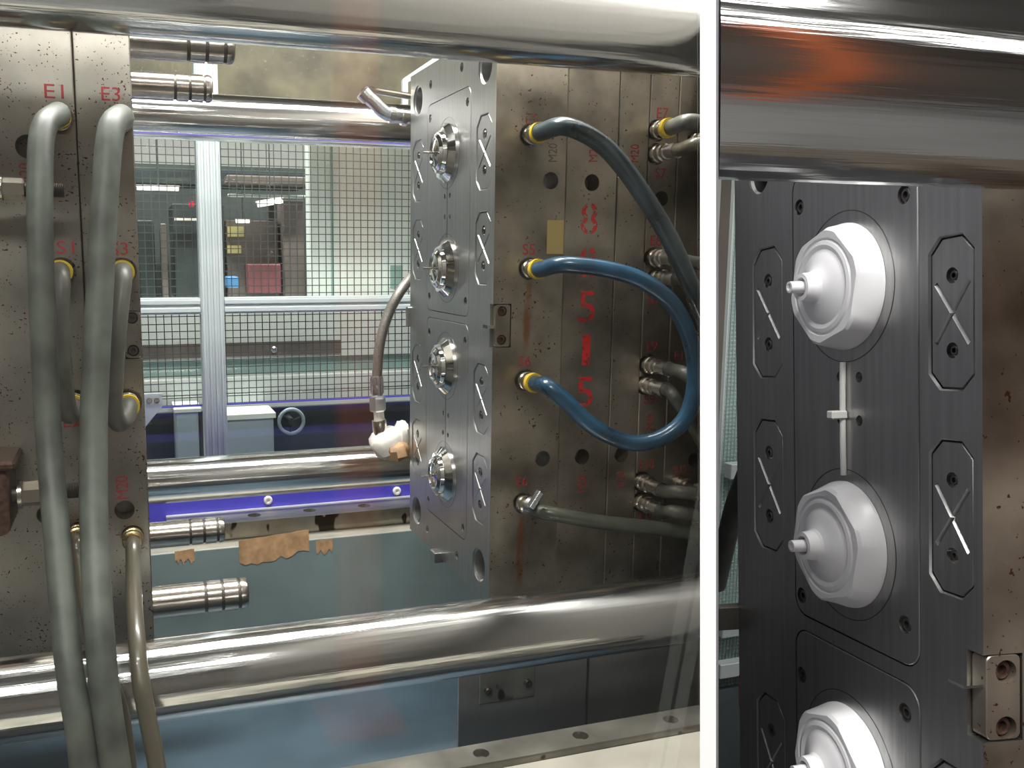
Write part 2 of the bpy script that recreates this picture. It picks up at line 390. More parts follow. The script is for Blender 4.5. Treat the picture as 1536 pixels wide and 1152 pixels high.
def hexr(a, off, apo):                                    # radius of a rounded hexagon whose corners lie at off + 60 k
    b = ((a - off) % (math.pi/3)) - math.pi/6
    return min(1.0, apo/math.cos(b))
def core_mesh(R, off=math.radians(40)):
    prof = [(0, 1), (.075*R, 1), (.27*R, .86), (.275*R, .71), (.40*R, .675), (.405*R, .63), (.43*R, .60), (.49*R, .52), (.495*R, .47), (.46*R, .44), (.485*R, .30), (.52*R, .16), (.55*R, .08)]
    prof = [(h, r*R) for h, r in prof]
    def rad(k, a): return hexr(a, off, .90) if k == 2 else 1.0
    return MB().lathe(prof, (0, 0, 0), (-1, 0, 0), 72, up=(0, 0, 1), rad=rad)
def tap(mb, pa, pb, a, b):
    n = len(pa); vs = [(a, *q) for q in pa] + [(b, *q) for q in pb]
    return mb.add(vs, [tuple(range(n))[::-1], tuple(range(n, 2*n))] + [(i, (i+1) % n, (i+1) % n + n, i + n) for i in range(n)])
def drilled_bracket(parent, poly, y0, y1, pts, r, m_):
    me = MB().prism(poly, y0, y1, 'y').mesh('latch_bracket', bevel=.0006, smooth=False); cu = MB()
    for x, z in pts: cu.cyl((x, y0 - .01, z), (x, y1 - .0008, z), r, 20)
    me = cut(me, cu); me.materials.clear(); me.materials.append(m_); return obj('latch_bracket', me, None, parent)
def mould_face(parent, hw, hh, t, pockets, rects, inserts, scr, bores, cscr, extra=None, R=.0405, holes=(), side_mat=m_steel_r, cores=True, rings=()):
    box = (0, t, -hw, hw, -hh, hh)
    me = MB().box(*box).mesh('plate', smooth=False)
    cu = MB()
    for y, z, hy, hz in pockets: tap(cu, octo(y, z, hy + .004, hz + .004, hy*.52 + .0012), octo(y, z, hy, hz, hy*.52), -.004, .0012); cu.prism(octo(y, z, hy, hz, hy*.52), .0011, .0056)
    for y0, y1, z0, z1 in rects: cu.prism(rrect(y0 - .0009, y1 + .0009, z0 - .0009, z1 + .0009, .0145), -.01, .006)
    me = cut(me, cu); cu = MB()
    for y, z, r in bores: cu.lathe([(0, r*1.12), (.0115, r*1.12), (.0135, r), (.06, r)], (-.01, y, z), (1, 0, 0), 32)
    for y, z, r in cscr: cu.cyl((-.01, y, z), (.008, y, z), r, 18)
    me = cut(me, cu)
    if extra: me = cut(me, extra)
    me.materials.clear(); me.materials.append(m_face); me.materials.append(side_mat)
    outer_slots(me, box)
    o = obj('core_plate', me, None, parent, local=True)
    for y, z, r in cscr: screw(parent, (.008, y, z), r*.72)
    for y, z, hy, hz in pockets: wear_plate(parent, y, z, hy, hz)
    cm = core_mesh(R).mesh('core', ang=22); cm.materials.append(m_core)
    pm = MB().cyl((-.50*R, 0, 0), (-.88*R, 0, 0), .0016, 10).mesh('core_pin'); pm.materials.append(m_pin)
    for y0, y1, z0, z1 in rects:
        ins = [q for q in inserts if z0 < q[1] < z1]; sc = [q for q in scr if z0 < q[1] < z1 and y0 < q[0] < y1]
        me = MB().prism(rrect(y0, y1, z0, z1, .0136), -.0002, .0058).mesh('insert_plate', bevel=.0006, smooth=False)
        cu = MB()
        for y, z in sc: cu.cyl((-.01, y, z), (.0052, y, z), .0058, 18)
        yc = .5*(y0 + y1); zc = .5*(z0 + z1)
        hs = [(yc + sy*.0105, zc + sz*.0145) for sy in (-1, 1) for sz in (-1, 1)]
        for y, z in hs: cu.cyl((-.01, y, z), (.0050, y, z), .0036, 14)
        me = cut(me, cu)
        if cores:
            cu = MB().box(-.01, .0012, yc - .0011, yc + .0011, zc - .043, zc + .043); me = cut(me, cu)
            cu = MB()
            for y, z in ins: cu.lathe([(0, R*1.13), (.0107, R*1.13)], (-.01, y, z), (1, 0, 0), 40)
        me.materials.clear(); me.materials.append(m_face)
        ip = obj('insert_plate', me, None, parent, local=True); BASE[ip.name] = (0, 0, 0)
        for y, z in sc: screw(ip, (.0050, y, z), .0042)
        for y, z in (ins or [q for q in rings if z0 < q[1] < z1]):
            obj('insert_rim', MB().lathe([(0, R*1.20), (.0003, R*1.20), (.0003, R*1.185), (0, R*1.185)], (-.0001, y, z), (-1, 0, 0), 56, cap=False), m_screw, ip, local=True)
        for y, z in ins:
            obj('core', cm, None, ip, local=True, loc=(0, y, z))
            if cores: obj('core_pin', pm, None, ip, local=True, loc=(0, y, z))
    return o
def text(parent, body, u, v, hpx, m, rot=0, Y=1.03, wide=.66, name='marking'):
    cv = bpy.data.curves.new('t', 'FONT'); cv.body = body; cv.extrude = .01; cv.resolution_u = 3
    to = bpy.data.objects.new('t', cv); C.objects.link(to); bpy.context.view_layer.update()
    me = bpy.data.meshes.new_from_object(to.evaluated_get(bpy.context.evaluated_depsgraph_get())); bpy.data.objects.remove(to)
    p = onY(u, v, Y); hgt = hpx*Y/F*1.03
    xs = [q.co.x for q in me.vertices]; ys = [q.co.y for q in me.vertices]
    cx, cy = (min(xs) + max(xs))/2, (min(ys) + max(ys))/2
    w_ = hgt*wide*len(body)*(1.0 if len(body) > 1 else 1.0); sx, sy = w_/(max(xs) - min(xs)), hgt/(max(ys) - min(ys))
    for q in me.vertices:
        x, y, z = (q.co.x - cx)*sx, (q.co.y - cy)*sy, q.co.z*.03
        if rot: x, y = -y, x
        q.co = (x, -z, y)
    me.materials.clear(); me.materials.append(m)
    o = obj(name, me, None, parent, local=True, loc=Vector((p[0], Y - .0001, p[2])) - Vector(BASE[parent.name]))
    o['label'] = 'red %s lettering' % body if m is not m_scratch else 'scribed %s lettering' % body
    return o

# ------------------------------------------------------------------ fixed/left mould half with the guide pins
YF, YB = 1.03, 1.372
ZT, ZB = .2745, -.4515
def hole_cut(mb, u, v, r, Y, deep=.03): p = onY(u, v, Y); return mb.cyl((p[0], Y - .02, p[2]), (p[0], Y + deep, p[2]), r, 22)
lm = thing('mould_half', (-.05, 1.2, ZB), 'pitted steel mould half with four grooved guide pins and hanging grey hoses', 'mould')
LX = [.0145, -.043, -.34]
fit_l = [(90, 180), (181, 184), (93, 407), (184, 407), (112, 604), (192, 603), (199, 804), (118, 799)]
for i in range(2):
    cu = MB()
    for u, v in fit_l:
        x = onY(u, v, YF)[0]
        if LX[i+1] < x < LX[i]: hole_cut(cu, u, v, .0150 if v < 700 else .0125, YF, .012)
    for u, v, r in ((42, 220, .0125), (187, 765, .0110), (70, 772, .0105)):
        x = onY(u, v, YF)[0]
        if LX[i+1] < x < LX[i]: hole_cut(cu, u, v, r, YF)
    a, b = LX[i+1] + (.0006 if i == 0 else 0), LX[i] - (.0006 if i == 1 else 0)
    me = MB().box(a, b, YF, YB, ZB - .02, ZT + .02).mesh('plate', bevel=.0012, smooth=False)
    if i == 0:
        p0, p1 = onY(184, 466, YF), onY(215, 538, YF); cu.box(p0[0], .03, YF - .02, YF + .009, p1[2], p0[2])
    me = cut(me, cu); me.materials.clear(); me.materials.append(m_steel_l); obj('plate', me, None, lm)
br = drilled_bracket(lm, rrect(p0[0] + .0005, .0143, p1[2] + .0005, p0[2] - .0005, .006), YF + .0005, YF + .0089, [(onY(u, v, YF)[0], onY(u, v, YF)[2]) for u, v in ((198, 477), (200, 526))], .0064, m_steel_l)
for u, v in ((198, 477), (200, 526)):
    p = onY(u, v, YF); screw(br, (p[0], YF + .0078, p[2]), .0058, (0, -1, 0), m_screw)
for y in (1.065, 1.335):
    for z in (.232, -.4125):
        r = .0192; pr = [(0, r)]
        for g in (.060, .080, .100): pr += [(g, r), (g + .0004, r*.88), (g + .0034, r*.88), (g + .0038, r)]
        pr += [(.108, r), (.1115, r*.93), (.112, r*.88)]
        gp = obj('guide_pin', MB().lathe(pr, (.0145, y, z), (1, 0, 0), 36), m_pin, lm)
        for g in (.060, .080, .100): obj('groove', MB().lathe([(g + .0003, r*.90), (g + .0035, r*.90)], (.0145, y, z), (1, 0, 0), 36), m_dark, gp)
        obj('pin_end', MB().lathe([(.112, r*.88), (.1128, r*.80)], (.0145, y, z), (1, 0, 0), 36), m_dark, gp)
for body, u, v, h, rot in (('E1', 81, 137, 18, 0), ('E3', 166, 141, 18, 0), ('S1', 98, 371, 17, 0), ('S3', 179, 373, 17, 0), ('E2', 108, 631, 17, 0), ('E4', 190, 626, 17, 0), ('M20', 183, 731, 17, 1), ('M20', 38, 262, 15, 1)):
    text(lm, body, u, v, h, m_red, rot, YF)
# clamp bolts and studs by the left plate edge
def clamp_bolt(label, u0, u1, v, Y, r, tip):
    a, b = onY(u0, v, Y), onY(u1, v, Y); z = .5*(a[2] + b[2]); x0, x1 = a[0], b[0]
    t = thing('clamp_bolt', (x0, Y, z), label, 'bolt')
    obj('hex_nut', MB().lathe([(0, r*1.02), (.001, r*1.08), (x1 - x0 - .001, r*1.08), (x1 - x0, r*.98)], (x0, Y, z), (1, 0, 0), 6), m_brass, t, smooth=False)
    obj('washer', MB().lathe([(0, r*1.25), (.004, r*1.25)], (x0 - .004, Y, z), (1, 0, 0), 28), m_brass, t)
    n_ = 12; pr = []
    xe = onY(tip, v, Y)[0]
    for k in range(int((xe - x1)/.0018)): pr += [(k*.0018, r*.62), (k*.0018 + .0009, r*.70)]
    obj('stud', MB().lathe(pr, (x1, Y, z), (1, 0, 0), 16), m_dark, t)
    obj('shank', MB().cyl((-.3448, Y, z), (x0 - .004, Y, z), r*.75, 16), m_dark, t)
    return t
clamp_bolt('bright hexagonal clamp bolt in front of the left plate under a dark bore', 4, 37, 284, .985, .0105, 99)
clamp_bolt('brassy hexagonal clamp bolt beside the thick hoses low on the left plate', 34, 66, 740, .985, .0122, 121)
me = MB().box(-.62, -.345, .79, 1.69, -.484, .36).mesh('platen', bevel=.006, smooth=False); cu = MB()
for y, z in ((.872, -.418), (.872, .2343), (1.62, .2343), (1.62, -.4016)): cu.cyl((-.7, y, z), (-.2, y, z), .0412, 40)
me = cut(me, cu); me.materials.clear(); me.materials.append(m_greyplate)
tag(obj('machine_platen', me, None), 'thick grey platen that carries the pitted mould half', 'platen')
cl = thing('clamp_shoe', (onY(-10, 740, .985)[0], .985, onY(0, 800, .985)[2]), 'dark rounded clamp shoe holding the brassy bolt', 'clamp')
pa, pb = onY(-40, 700, .985), onY(22, 795, .985)
obj('shoe_body', MB().prism(rrect(pa[0], pb[0], pb[2], pa[2], .012), .962, 1.0285, 'y'), m_rscrew, cl, bevel=.004, seg=2)
obj('shoe_lip', MB().box(pa[0], pb[0] + .008, .955, 1.029, pa[2] - .0005, pa[2] + .009), m_rscrew, cl, bevel=.003)

# ------------------------------------------------------------------ ejector/right mould half
T = Vector((.4345, 1.201, -.0885))
rm = thing('mould_half', T, 'steel mould half with bare polished cores and red stencilled 88515 on its plates', 'mould')
YCs = .1345
hw = T.y - YF; hh = .363
pockets = [(s_*.1335, z, .0250, .0457) for s_ in (-1, 1) for z in (.2170, .0975, -.0965, -.2170)]
rects = [(-.0875, .0865, .0075, .3060), (-.0875, .0865, -.3040, -.0040)]
inserts = [(0, .2295), (0, .0705), (0, -.0690), (0, -.2290)]
scr = [(s_*.0755, z) for s_ in (-1, 1) for z in (.2870, .0275, -.0260, -.2880)]
bores = [(s_*YCs, z, .0200) for s_ in (-1, 1) for z in (.3215, -.3215)]
cscr = [(-.052, .3350, .0062), (.075, .3350, .0062), (-.052, -.3360, .0062), (.080, -.3370, .0062)]
RX = [.4345, .530, .6035, .6475, .6905, None]
m20 = [(826, 271, .0105), (888, 274, .0105), (992, 298, .0100), (814, 688, .0105), (873, 685, .0105), (932, 682, .0105), (1042, 690, .0105)]
fit_r = [(795, 203, .0125), (793, 403, .0125), (787, 570, .0125), (784, 754, .0125), (985, 196, .0125), (984, 231, .0125), (980, 387, .0125), (984, 417, .0125), (972, 547, .0125), (968, 577, .0125), (962, 722, .0125), (961, 752, .0125), (1018, 724, .0095), (1041, 211, .0095)]
def side_cut(xa, xb, off=(0, 0, 0)):
    cu = MB(); k = 0
    for u, v, r in m20 + fit_r:
        p = onY(u, v, YF)
        if xa < p[0] < xb:
            d = .03 if r < .012 and (u, v, r) in m20 else .011
            cu.cyl((p[0] - off[0], YF - .02 - off[1], p[2] - off[2]), (p[0] - off[0], YF + d - off[1], p[2] - off[2]), r if d == .03 else r*1.12, 22); k += 1
    return cu, k
ex, _ = side_cut(RX[0], RX[1], T)
p0, p1 = onY(738, 456, YF), onY(766, 521, YF)                      # latch pocket, open towards the parting face
ex.box(-.02, p1[0] - T.x, YF - .02 - T.y, YF + .010 - T.y, p1[2] - T.z, p0[2] - T.z)
mould_face(rm, hw, hh, RX[1] - RX[0] - .0004, pockets, rects, inserts, scr, bores, cscr, extra=ex)
br = drilled_bracket(rm, rrect(T.x + .004, p1[0] - .0006, p1[2] + .0006, p0[2] - .0006, .004), YF + .0012, YF + .0098, [(onY(u, v, YF)[0], onY(u, v, YF)[2]) for u, v in ((754, 467), (753, 510))], .0064, m_steel)
for u, v in ((754, 467), (753, 510)):
    p = onY(u, v, YF); screw(br, (p[0], YF + .0086, p[2]), .0058, (0, -1, 0), m_rscrew)
obj('latch_tongue', MB().box(T.x - .006, T.x + .006, YF + .004, YF + .018, p1[2] + .024, p1[2] + .028), m_core, rm)
for i in range(1, 5):
    a = RX[i] + .0004; cu, k = side_cut(RX[i], RX[i+1] or .80)
    if RX[i+1]: mb = MB().box(a, RX[i+1] - .0004, YF, YB, T.z - hh, T.z + hh)
    else:
        vs = [(a, y, z) for y in (YF, YB) for z in (T.z - hh, T.z + hh)] + [(part_x(y, z, -1), y, z) for y in (YF, YB) for z in (T.z - hh, T.z + hh)]
        mb = MB().add(vs, [(0, 1, 3, 2), (4, 6, 7, 5), (0, 4, 5, 1), (2, 3, 7, 6), (0, 2, 6, 4), (1, 5, 7, 3)])
    me = mb.mesh('plate', bevel=.0012, smooth=False)
    if k: me = cut(me, cu)
    me.materials.clear(); me.materials.append(m_steel); obj('plate', me, None, rm)
pb = onX(658.6, 827, T.x)
obj('stop_block', MB().box(T.x - .011, T.x + .004, pb[1] - .011, pb[1] + .011, T.z - hh - .006, T.z - hh + .010), m_face, rm, bevel=.001)
obj('stop_block', MB().box(T.x - .004, T.x + .012, YB + .0002, YB + .012, onX(612, 478, T.x)[2] - .012, onX(612, 460, T.x)[2]), m_face, rm, bevel=.001)
obj('cable_clip', MB().box(T.x + .004, T.x + .010, YB + .0002, YB + .005, onX(612, 535, T.x)[2], onX(612, 508, T.x)[2]), m_redplastic, rm, bevel=.001)
pt = [onY(821, 330, YF), onY(853, 381, YF)]
tp = obj('tape', MB().box(pt[0][0], .5290, YF - .0004, YF + .0001, pt[1][2], pt[0][2]), mat('tan_patch', (.42, .32, .12), .5), rm); tp['label'] = 'thin tan rectangle on the plate'  # flat tan rectangle laid on the first plate
for body, u, v, h, rot, m_ in (('E5', 798, 179, 17, 0, paint('faded_red_lettering', (.36, .05, .045), .50)), ('S5', 793, 374, 17, 0, m_red), ('S6', 787, 542, 17, 0, m_red), ('E6', 783, 722, 16, 0, m_red),
        ('M20', 829, 229, 15, 1, m_scratch), ('M20', 890, 229, 15, 1, m_red), ('M20', 952, 230, 15, 1, m_red), ('E7', 994, 170, 17, 0, m_red), ('S7', 991, 260, 16, 0, m_red), ('E8', 984, 361, 17, 0, m_red), ('S8', 979, 449, 16, 0, m_red),
        ('E9', 978, 519, 16, 0, m_red), ('S9', 974, 599, 16, 0, m_red), ('M20', 975, 632, 14, 1, m_red), ('E11', 1022, 533, 14, 0, m_red), ('E10', 970, 697, 16, 0, m_red), ('S12', 1021, 705, 14, 0, m_red), ('S10', 967, 772, 15, 0, m_red),
        ('M20', 815, 727, 14, 1, m_scratch), ('M20', 873, 726, 15, 1, m_red), ('M20', 931, 719, 15, 1, m_red)):
    text(rm, body, u, v, h, m_, rot, YF, wide=.62)
for body, u, v, h, m_ in (('8', 884, 328, 50, m_redst8), ('8', 882, 394, 50, m_redst8), ('5', 880, 460, 50, m_redst), ('1', 879, 525, 50, m_redst), ('5', 877, 588, 50, m_redst)):
    text(rm, body, u, v, h, m_, 0, YF, wide=.60 if body != '1' else .28, name='stencil')

# ------------------------------------------------------------------ hoses with couplings
def coupling(t, p, n, kind, r=.0105, L=.026):
    m_ = m_gold if 'gold' in kind else m_brass
    obj('coupling', MB().lathe([(-.008, r*1.0), (.002, r*1.0), (.003, r*1.12), (.008, r*1.12), (.009, r*.98), (.012, r*.98), (.013, r*1.1), (.019, r*1.1), (.020, r*.92), (L, r*.92)], p, n, 24), m_, t)
    if 'ring' in kind: obj('yellow_ring', MB().lathe([(L - .003, r*1.18), (L + .004, r*1.18)], p, n, 24), m_yellow, t)
    if 'ferrule' in kind: obj('ferrule', MB().lathe([(L - .001, r*.80), (L + .012, r*.80), (L + .013, r*.95), (L + .022, r*.95)], p, n, 24), m_zinc, t)
def hose(label, pts, r, m_, start=None, end=None, group=None, clampx=True):
    P = [onY(*q) for q in pts]
    t = thing('coolant_hose', P[0], label, 'hose', group); n = Vector((0, -1, 0)); L = .026
    Q = list(P)
    if start:
        coupling(t, P[0], n, start); e = .045 if 'ferrule' in start else L
        Q[0] = P[0] + np.array([0, -e + .003, 0]); Q.insert(1, P[0] + np.array([0, -e - .012, 0]))
    if end:
        coupling(t, P[-1], n, end); Q[-1] = P[-1] + np.array([0, -L - .012, 0]); Q.append(P[-1] + np.array([0, -L + .003, 0]))
    mb = MB().tube(Q, r, 16, 8)
    if clampx: mb.v = [(min(x, part_x(y, z, -1)), y, z) for x, y, z in mb.v]
    obj('rubber_tube', mb, m_, t, ang=60); return t
Y0 = YF
GL, GR = 'thick hoses hanging from the left plate', 'short hoses leaving the right plates'
hose('thick grey hose hanging from E1 down past the front bar', [(90, 180, Y0), (64, 198, .955), (60, 300, .925), (63, 450, .91), (73, 650, .89), (88, 830, .84), (104, 1000, .79), (120, 1100, .77), (135, 1240, .76)], .0120, m_hose_teal, 'ring', group=GL)
hose('thick grey hose hanging from E3 beside the plate edge', [(181, 184, Y0), (166, 198, .955), (157, 300, .93), (150, 430, .915), (141, 620, .89), (141, 780, .85), (148, 930, .80), (160, 1060, .775), (188, 1240, .76)], .0130, m_hose_teal, 'ring', group=GL)
hose('short grey hose looping from S1 to E2', [(93, 407, Y0), (91, 425, .975), (90, 480, .965), (93, 550, .96), (98, 600, .962), (104, 622, .972), (112, 604, Y0)], .0098, m_hose_grey, 'ring', 'ring', group=GL)
hose('short grey hose looping from S3 to E4', [(184, 407, Y0), (183, 425, .975), (177, 480, .96), (171, 560, .95), (170, 612, .948), (178, 634, .955), (189, 624, .975), (192, 603, Y0)], .0098, m_hose_grey, 'ring', 'ring', group=GL)
hose('thin olive hose hanging from the brass coupling at the plate corner', [(199, 804, Y0), (200, 845, .965), (201, 900, .88), (205, 960, .825), (211, 1020, .80), (220, 1070, .79), (233, 1135, .78), (250, 1240, .77)], .0080, m_hose_thin, 'gold', group=GL)
hose('thin olive hose hanging behind the thick hoses', [(118, 799, Y0), (119, 840, .975), (126, 890, .90), (141, 960, .828), (165, 1020, .81), (182, 1070, .805), (194, 1150, .80), (204, 1240, .795)], .0070, m_hose_thin, 'gold', group=GL)
hose('long blue-grey hose arching away from E5', [(795, 203, Y0), (850, 190, .955), (905, 218, .935), (955, 278, .92), (1000, 350, .915), (1028, 410, .92), (1046, 455, .93), (1072, 520, .945)], .0108, m_hose_blue, 'ring')
hose('bright blue hose looping from S5 round to S6', [(793, 403, Y0), (845, 397, .955), (910, 404, .935), (965, 422, .92), (1010, 458, .91), (1037, 515, .905), (1043, 575, .905), (1026, 630, .91), (985, 660, .92), (940, 663, .93), (890, 640, .94), (850, 603, .95), (822, 580, .962), (787, 570, Y0)], .0100, m_hose_blue2, 'ring', 'ring')
t = hose('dark olive hose with a clip leaving the E6 coupling', [(784, 754, Y0), (830, 771, .97), (900, 783, .96), (980, 792, .95), (1040, 800, .945), (1085, 806, .94)], .0092, m_hose_green, 'plain')
pc = onY(797, 752, .985)
cb = obj('hose_clip', MB().lathe([(0, .0112), (.007, .0112)], onY(795, 757, .990), (.35, -.9, -.1), 24), m_zinc, t)
obj('clip_screw', MB().box(-.0035, .0035, -.005, .005, -.012, .012, Matrix.Translation(Vector(onY(803, 749, .972))) @ Matrix.Rotation(.6, 4, 'Y')), m_zinc, cb, bevel=.001)
for lb, a, kind, pts, r, m_ in (
    ('grey hose with a yellow ring leaving E7', (985, 196), 'ring', [(1030, 183, .955), (1055, 186, .95), (1085, 200, .95)], .0098, m_hose_grey),
    ('dark hose with a steel ferrule leaving S7', (984, 231), 'ferrule', [(1045, 216, .94), (1085, 214, .935)], .0085, m_hose_thin),
    ('dark hose with a domed coupling leaving E8', (980, 387), 'ferrule', [(1040, 394, .965), (1085, 398, .965)], .0085, m_hose_grey),
    ('dark hose with a steel ferrule leaving S8', (984, 417), 'ferrule', [(1040, 428, .965), (1085, 436, .965)], .0085, m_hose_grey),
    ('dark hose with a steel ferrule leaving E9', (972, 547), 'ferrule', [(1030, 562, .935), (1062, 590, .93), (1090, 640, .93)], .0085, m_hose_grey),
    ('dark hose with a steel ferrule leaving S9', (968, 577), 'ferrule', [(1012, 596, .955), (1035, 632, .96), (1070, 690, .965)], .0080, m_hose_grey),
    ('dark hose with a steel ferrule leaving E10', (962, 722), 'ferrule', [(1020, 738, .94), (1085, 748, .935)], .0085, m_hose_grey),
    ('dark hose with a steel ferrule leaving S10', (961, 752), 'ferrule', [(1015, 768, .94), (1085, 782, .935)], .0085, m_hose_grey),
    ('thin dark hose leaving S12 near the bore', (1018, 724), 'plain', [(1050, 732, .965), (1090, 742, .955)], .0065, m_hose_grey)):
    hose(lb, [(*a, Y0)] + pts, r, m_, kind, group=GR)
nip = thing('pipe_nipple', onY(1041, 211, Y0), 'small bright nipple fitting at the plate edge above S7', 'fitting')
coupling(nip, onY(1041, 211, Y0), (0, -1, 0), 'plain', .008)

# rear braided hose, elbow and taped joint on the far side of the right mould half
YR = 1.415
bh = thing('braided_hose', onY(568, 640, YR), 'dark braided hose with a bright crimped end behind the polished mould face', 'hose')
obj('braided_tube', MB().tube([onY(660, 372, 1.50), onY(630, 402, 1.46), onY(604, 432, YR), (onY(583, 470, YR)), onY(570, 515, YR), onY(565, 568, YR)], .0085, 16, 8), m_braid, bh)
def vlathe(name, u, v0, v1, prof, m_, par, n=24, Y=YR, smooth=True):
    a, b = Vector(onY(u[0], v0, Y)), Vector(onY(u[1], v1, Y)); L = (b - a).length
    return obj(name, MB().lathe([(h*L, r) for h, r in prof], a, b - a, n), m_, par, smooth=smooth)
fe = vlathe('ferrule', (565, 566), 564, 593, [(0, .0098), (.06, .0105), (.9, .0105), (1, .0088)], m_zinc, bh)
for k in range(12):
    a = 2*math.pi*k/12; a0 = Vector(onY(565, 567, YR)); d = Vector(onY(566, 591, YR)) - a0
    off = Vector((math.cos(a), math.sin(a), 0))*.0105
    obj('crimp', MB().cyl(a0 + off, a0 + off + d*.9, .0011, 6), m_zinc, fe)
vlathe('hex_nut', (566, 567), 595, 617, [(0, .0118), (.12, .0140), (.88, .0140), (1, .0118)], m_zinc, bh, 6, smooth=False)
vlathe('spacer', (568, 569), 617, 630, [(0, .0088), (1, .0088)], m_tapew, bh)
vlathe('elbow', (568, 572), 630, 655, [(0, .0118), (.15, .0125), (.8, .0125), (1, .0095)], m_brass, bh)
tj = thing('taped_joint', onY(585, 685, YR), 'pipe joint wrapped in white and brown tape beside the mould face', 'pipe joint')
def lump(cu, cv, ru, rv, ry, seed, name, m_, par, rot=0):
    c = Vector(onY(cu, cv, YR)); k = YR/F; r_ = np.random.default_rng(seed); vs = []; n, q = 14, 9
    for j in range(q + 1):
        th = math.pi*j/q
        for i in range(n):
            ph = 2*math.pi*i/n; w = 1 + r_.uniform(-.10, .10)
            x, z = ru*k*math.copysign(abs(math.sin(th)*math.cos(ph))**.7, math.cos(ph))*w, rv*k*math.copysign(abs(math.cos(th))**.7, math.cos(th))*w
            xr, zr = x*math.cos(rot) - z*math.sin(rot), x*math.sin(rot) + z*math.cos(rot)
            vs.append(c + Vector((xr, ry*math.sin(th)*math.sin(ph)*w, zr)))
    fs = [(j*n + i, j*n + (i+1) % n, (j+1)*n + (i+1) % n, (j+1)*n + i) for j in range(q) for i in range(n)]
    return obj(name, MB().add(vs, fs), m_, par)
lump(581, 664, 27, 23, .026, 3, 'white_wrap', m_tapew, tj, .35)
lump(593, 674, 21, 17, .038, 5, 'brown_wrap', m_tapeb, tj, .2)
lump(602, 657, 13, 27, .022, 8, 'collar_wrap', m_tapew, tj)
ef = thing('elbow_fitting', onY(585, 180, YR), 'bright elbow fitting and pipe behind the top of the polished mould face', 'fitting')
obj('elbow_pipe', MB().tube([onY(650, 178, YR), onY(600, 174, YR), onY(577, 168, YR), onY(560, 152, YR), onY(546, 140, YR)], .0115, 18, 8), m_zinc, ef)
for u, v in ((588, 172), (606, 176)):
    obj('collar', MB().lathe([(-.004, .0135), (.004, .0135)], onY(u, v, YR), (1, 0, -.1), 20), m_brass, ef)
obj('supply_pipe', MB().tube([onY(546, 138, YR), onY(552, 134, YR + .01), onY(575, 138, YR + .03), onY(660, 152, YR + .06)], .0055, 14, 8), m_brass, ef)
obj('elbow_cap', MB().lathe([(-.009, .009), (-.007, .0125), (.006, .0125), (.008, .009)], onY(549, 143, YR), (.7, 0, -.7), 20), m_zinc, ef)

# ------------------------------------------------------------------ machine bed: beam, strips, ledges, pans
XL = -.9
def run(name, y0, y1, z0, z1, m_, label, cat, x0=XL, bevel=.0015, parent=None, x1=None):
    ys, zs = (y0, y1), (z0, z1)
    vs = [(x0, y, z) for y in ys for z in zs] + [((x1 if x1 is not None else part_x(y, z, -1)), y, z) for y in ys for z in zs]
    mb = MB().add(vs, [(0, 1, 3, 2), (4, 6, 7, 5), (0, 4, 5, 1), (2, 3, 7, 6), (0, 2, 6, 4), (1, 5, 7, 3)])
    return mb
def bed(name, label, cat, *a, **k):
    m_ = a[4]; o = obj(name, run(name, *a, label, cat, **k), m_, bevel=.0015, smooth=False); return tag(o, label, cat)
zs_ = -.488
beam = thing('machine_beam', (0, 1.74, -.62), 'blue painted beam with round white screw caps under the rear tie bar', 'beam')
obj('beam_body', run('', 1.70, 1.80, -.62, -.452, None, '', ''), m_bluebeam, beam, bevel=.002, smooth=False)
for u, v in ((402, 750), (595, 736)):
    p = onY(u, v, 1.70); c = obj('screw_cap', MB().lathe([(0, .0085), (.003, .0085), (.005, .006), (.005, .0035), (.003, .003)], (p[0], 1.70, max(p[2], -.482)), (0, -1, 0), 20), m_tapew, beam)
strip = thing('guide_strip', (.5, 1.66, -.521), 'bright steel guide strip with countersunk holes along the blue beam', 'guide rail')
xs0 = onY(250, 780, 1.66)[0]
me = run('', 1.618, 1.6995, -.521, zs_, None, '', '', x0=xs0).mesh('s', bevel=.0012, smooth=False)
cu = MB()
for u, v in ((290, 773), (378, 766), (460, 759), (540, 752)):
    p = onZ(u, v, zs_); cu.lathe([(0, .0125), (.012, .0125), (.013, .007), (.024, .007)], (p[0], 1.652, zs_ + .004), (0, 0, -1), 22)
me = cut(me, cu); me.materials.clear(); me.materials.append(m_stain); me.materials.append(m_strip)
for f in me.polygons: f.material_index = 1 if f.normal.z > .5 or f.normal.x < -.5 else 0
obj('strip_body', me, None, strip)
tag(obj('bed_ledge', run('', 1.575, 1.6985, -.56, -.5212, None, '', ''), m_cream, bevel=.002, smooth=False), 'cream painted ledge under the rear guide strip', 'ledge')
pan = thing('drip_pan', (.2, 1.3, -.77), 'teal painted drip pan under the mould with a blue reflection put in its colour', 'pan')
vs = [(XL, 1.5700, -.5215), (part_x(1.5700, -.5215, -1), 1.5700, -.5215), (part_x(1.54, -.76, -1), 1.54, -.76), (XL, 1.54, -.76)]
vs += [(x, y + .004, z) for x, y, z in vs]
obj('back_sheet', MB().add(vs, [(0, 1, 2, 3), (7, 6, 5, 4), (0, 4, 5, 1), (3, 2, 6, 7)]), m_teal, pan, smooth=False)
xsm = None
obj('floor_sheet', run('', .785, 1.5395, -.764, -.760, None, '', '', x1=xsm), m_blue, pan, smooth=False)
YW = 1.10; xw = onY(688, 1060, YW)[0]
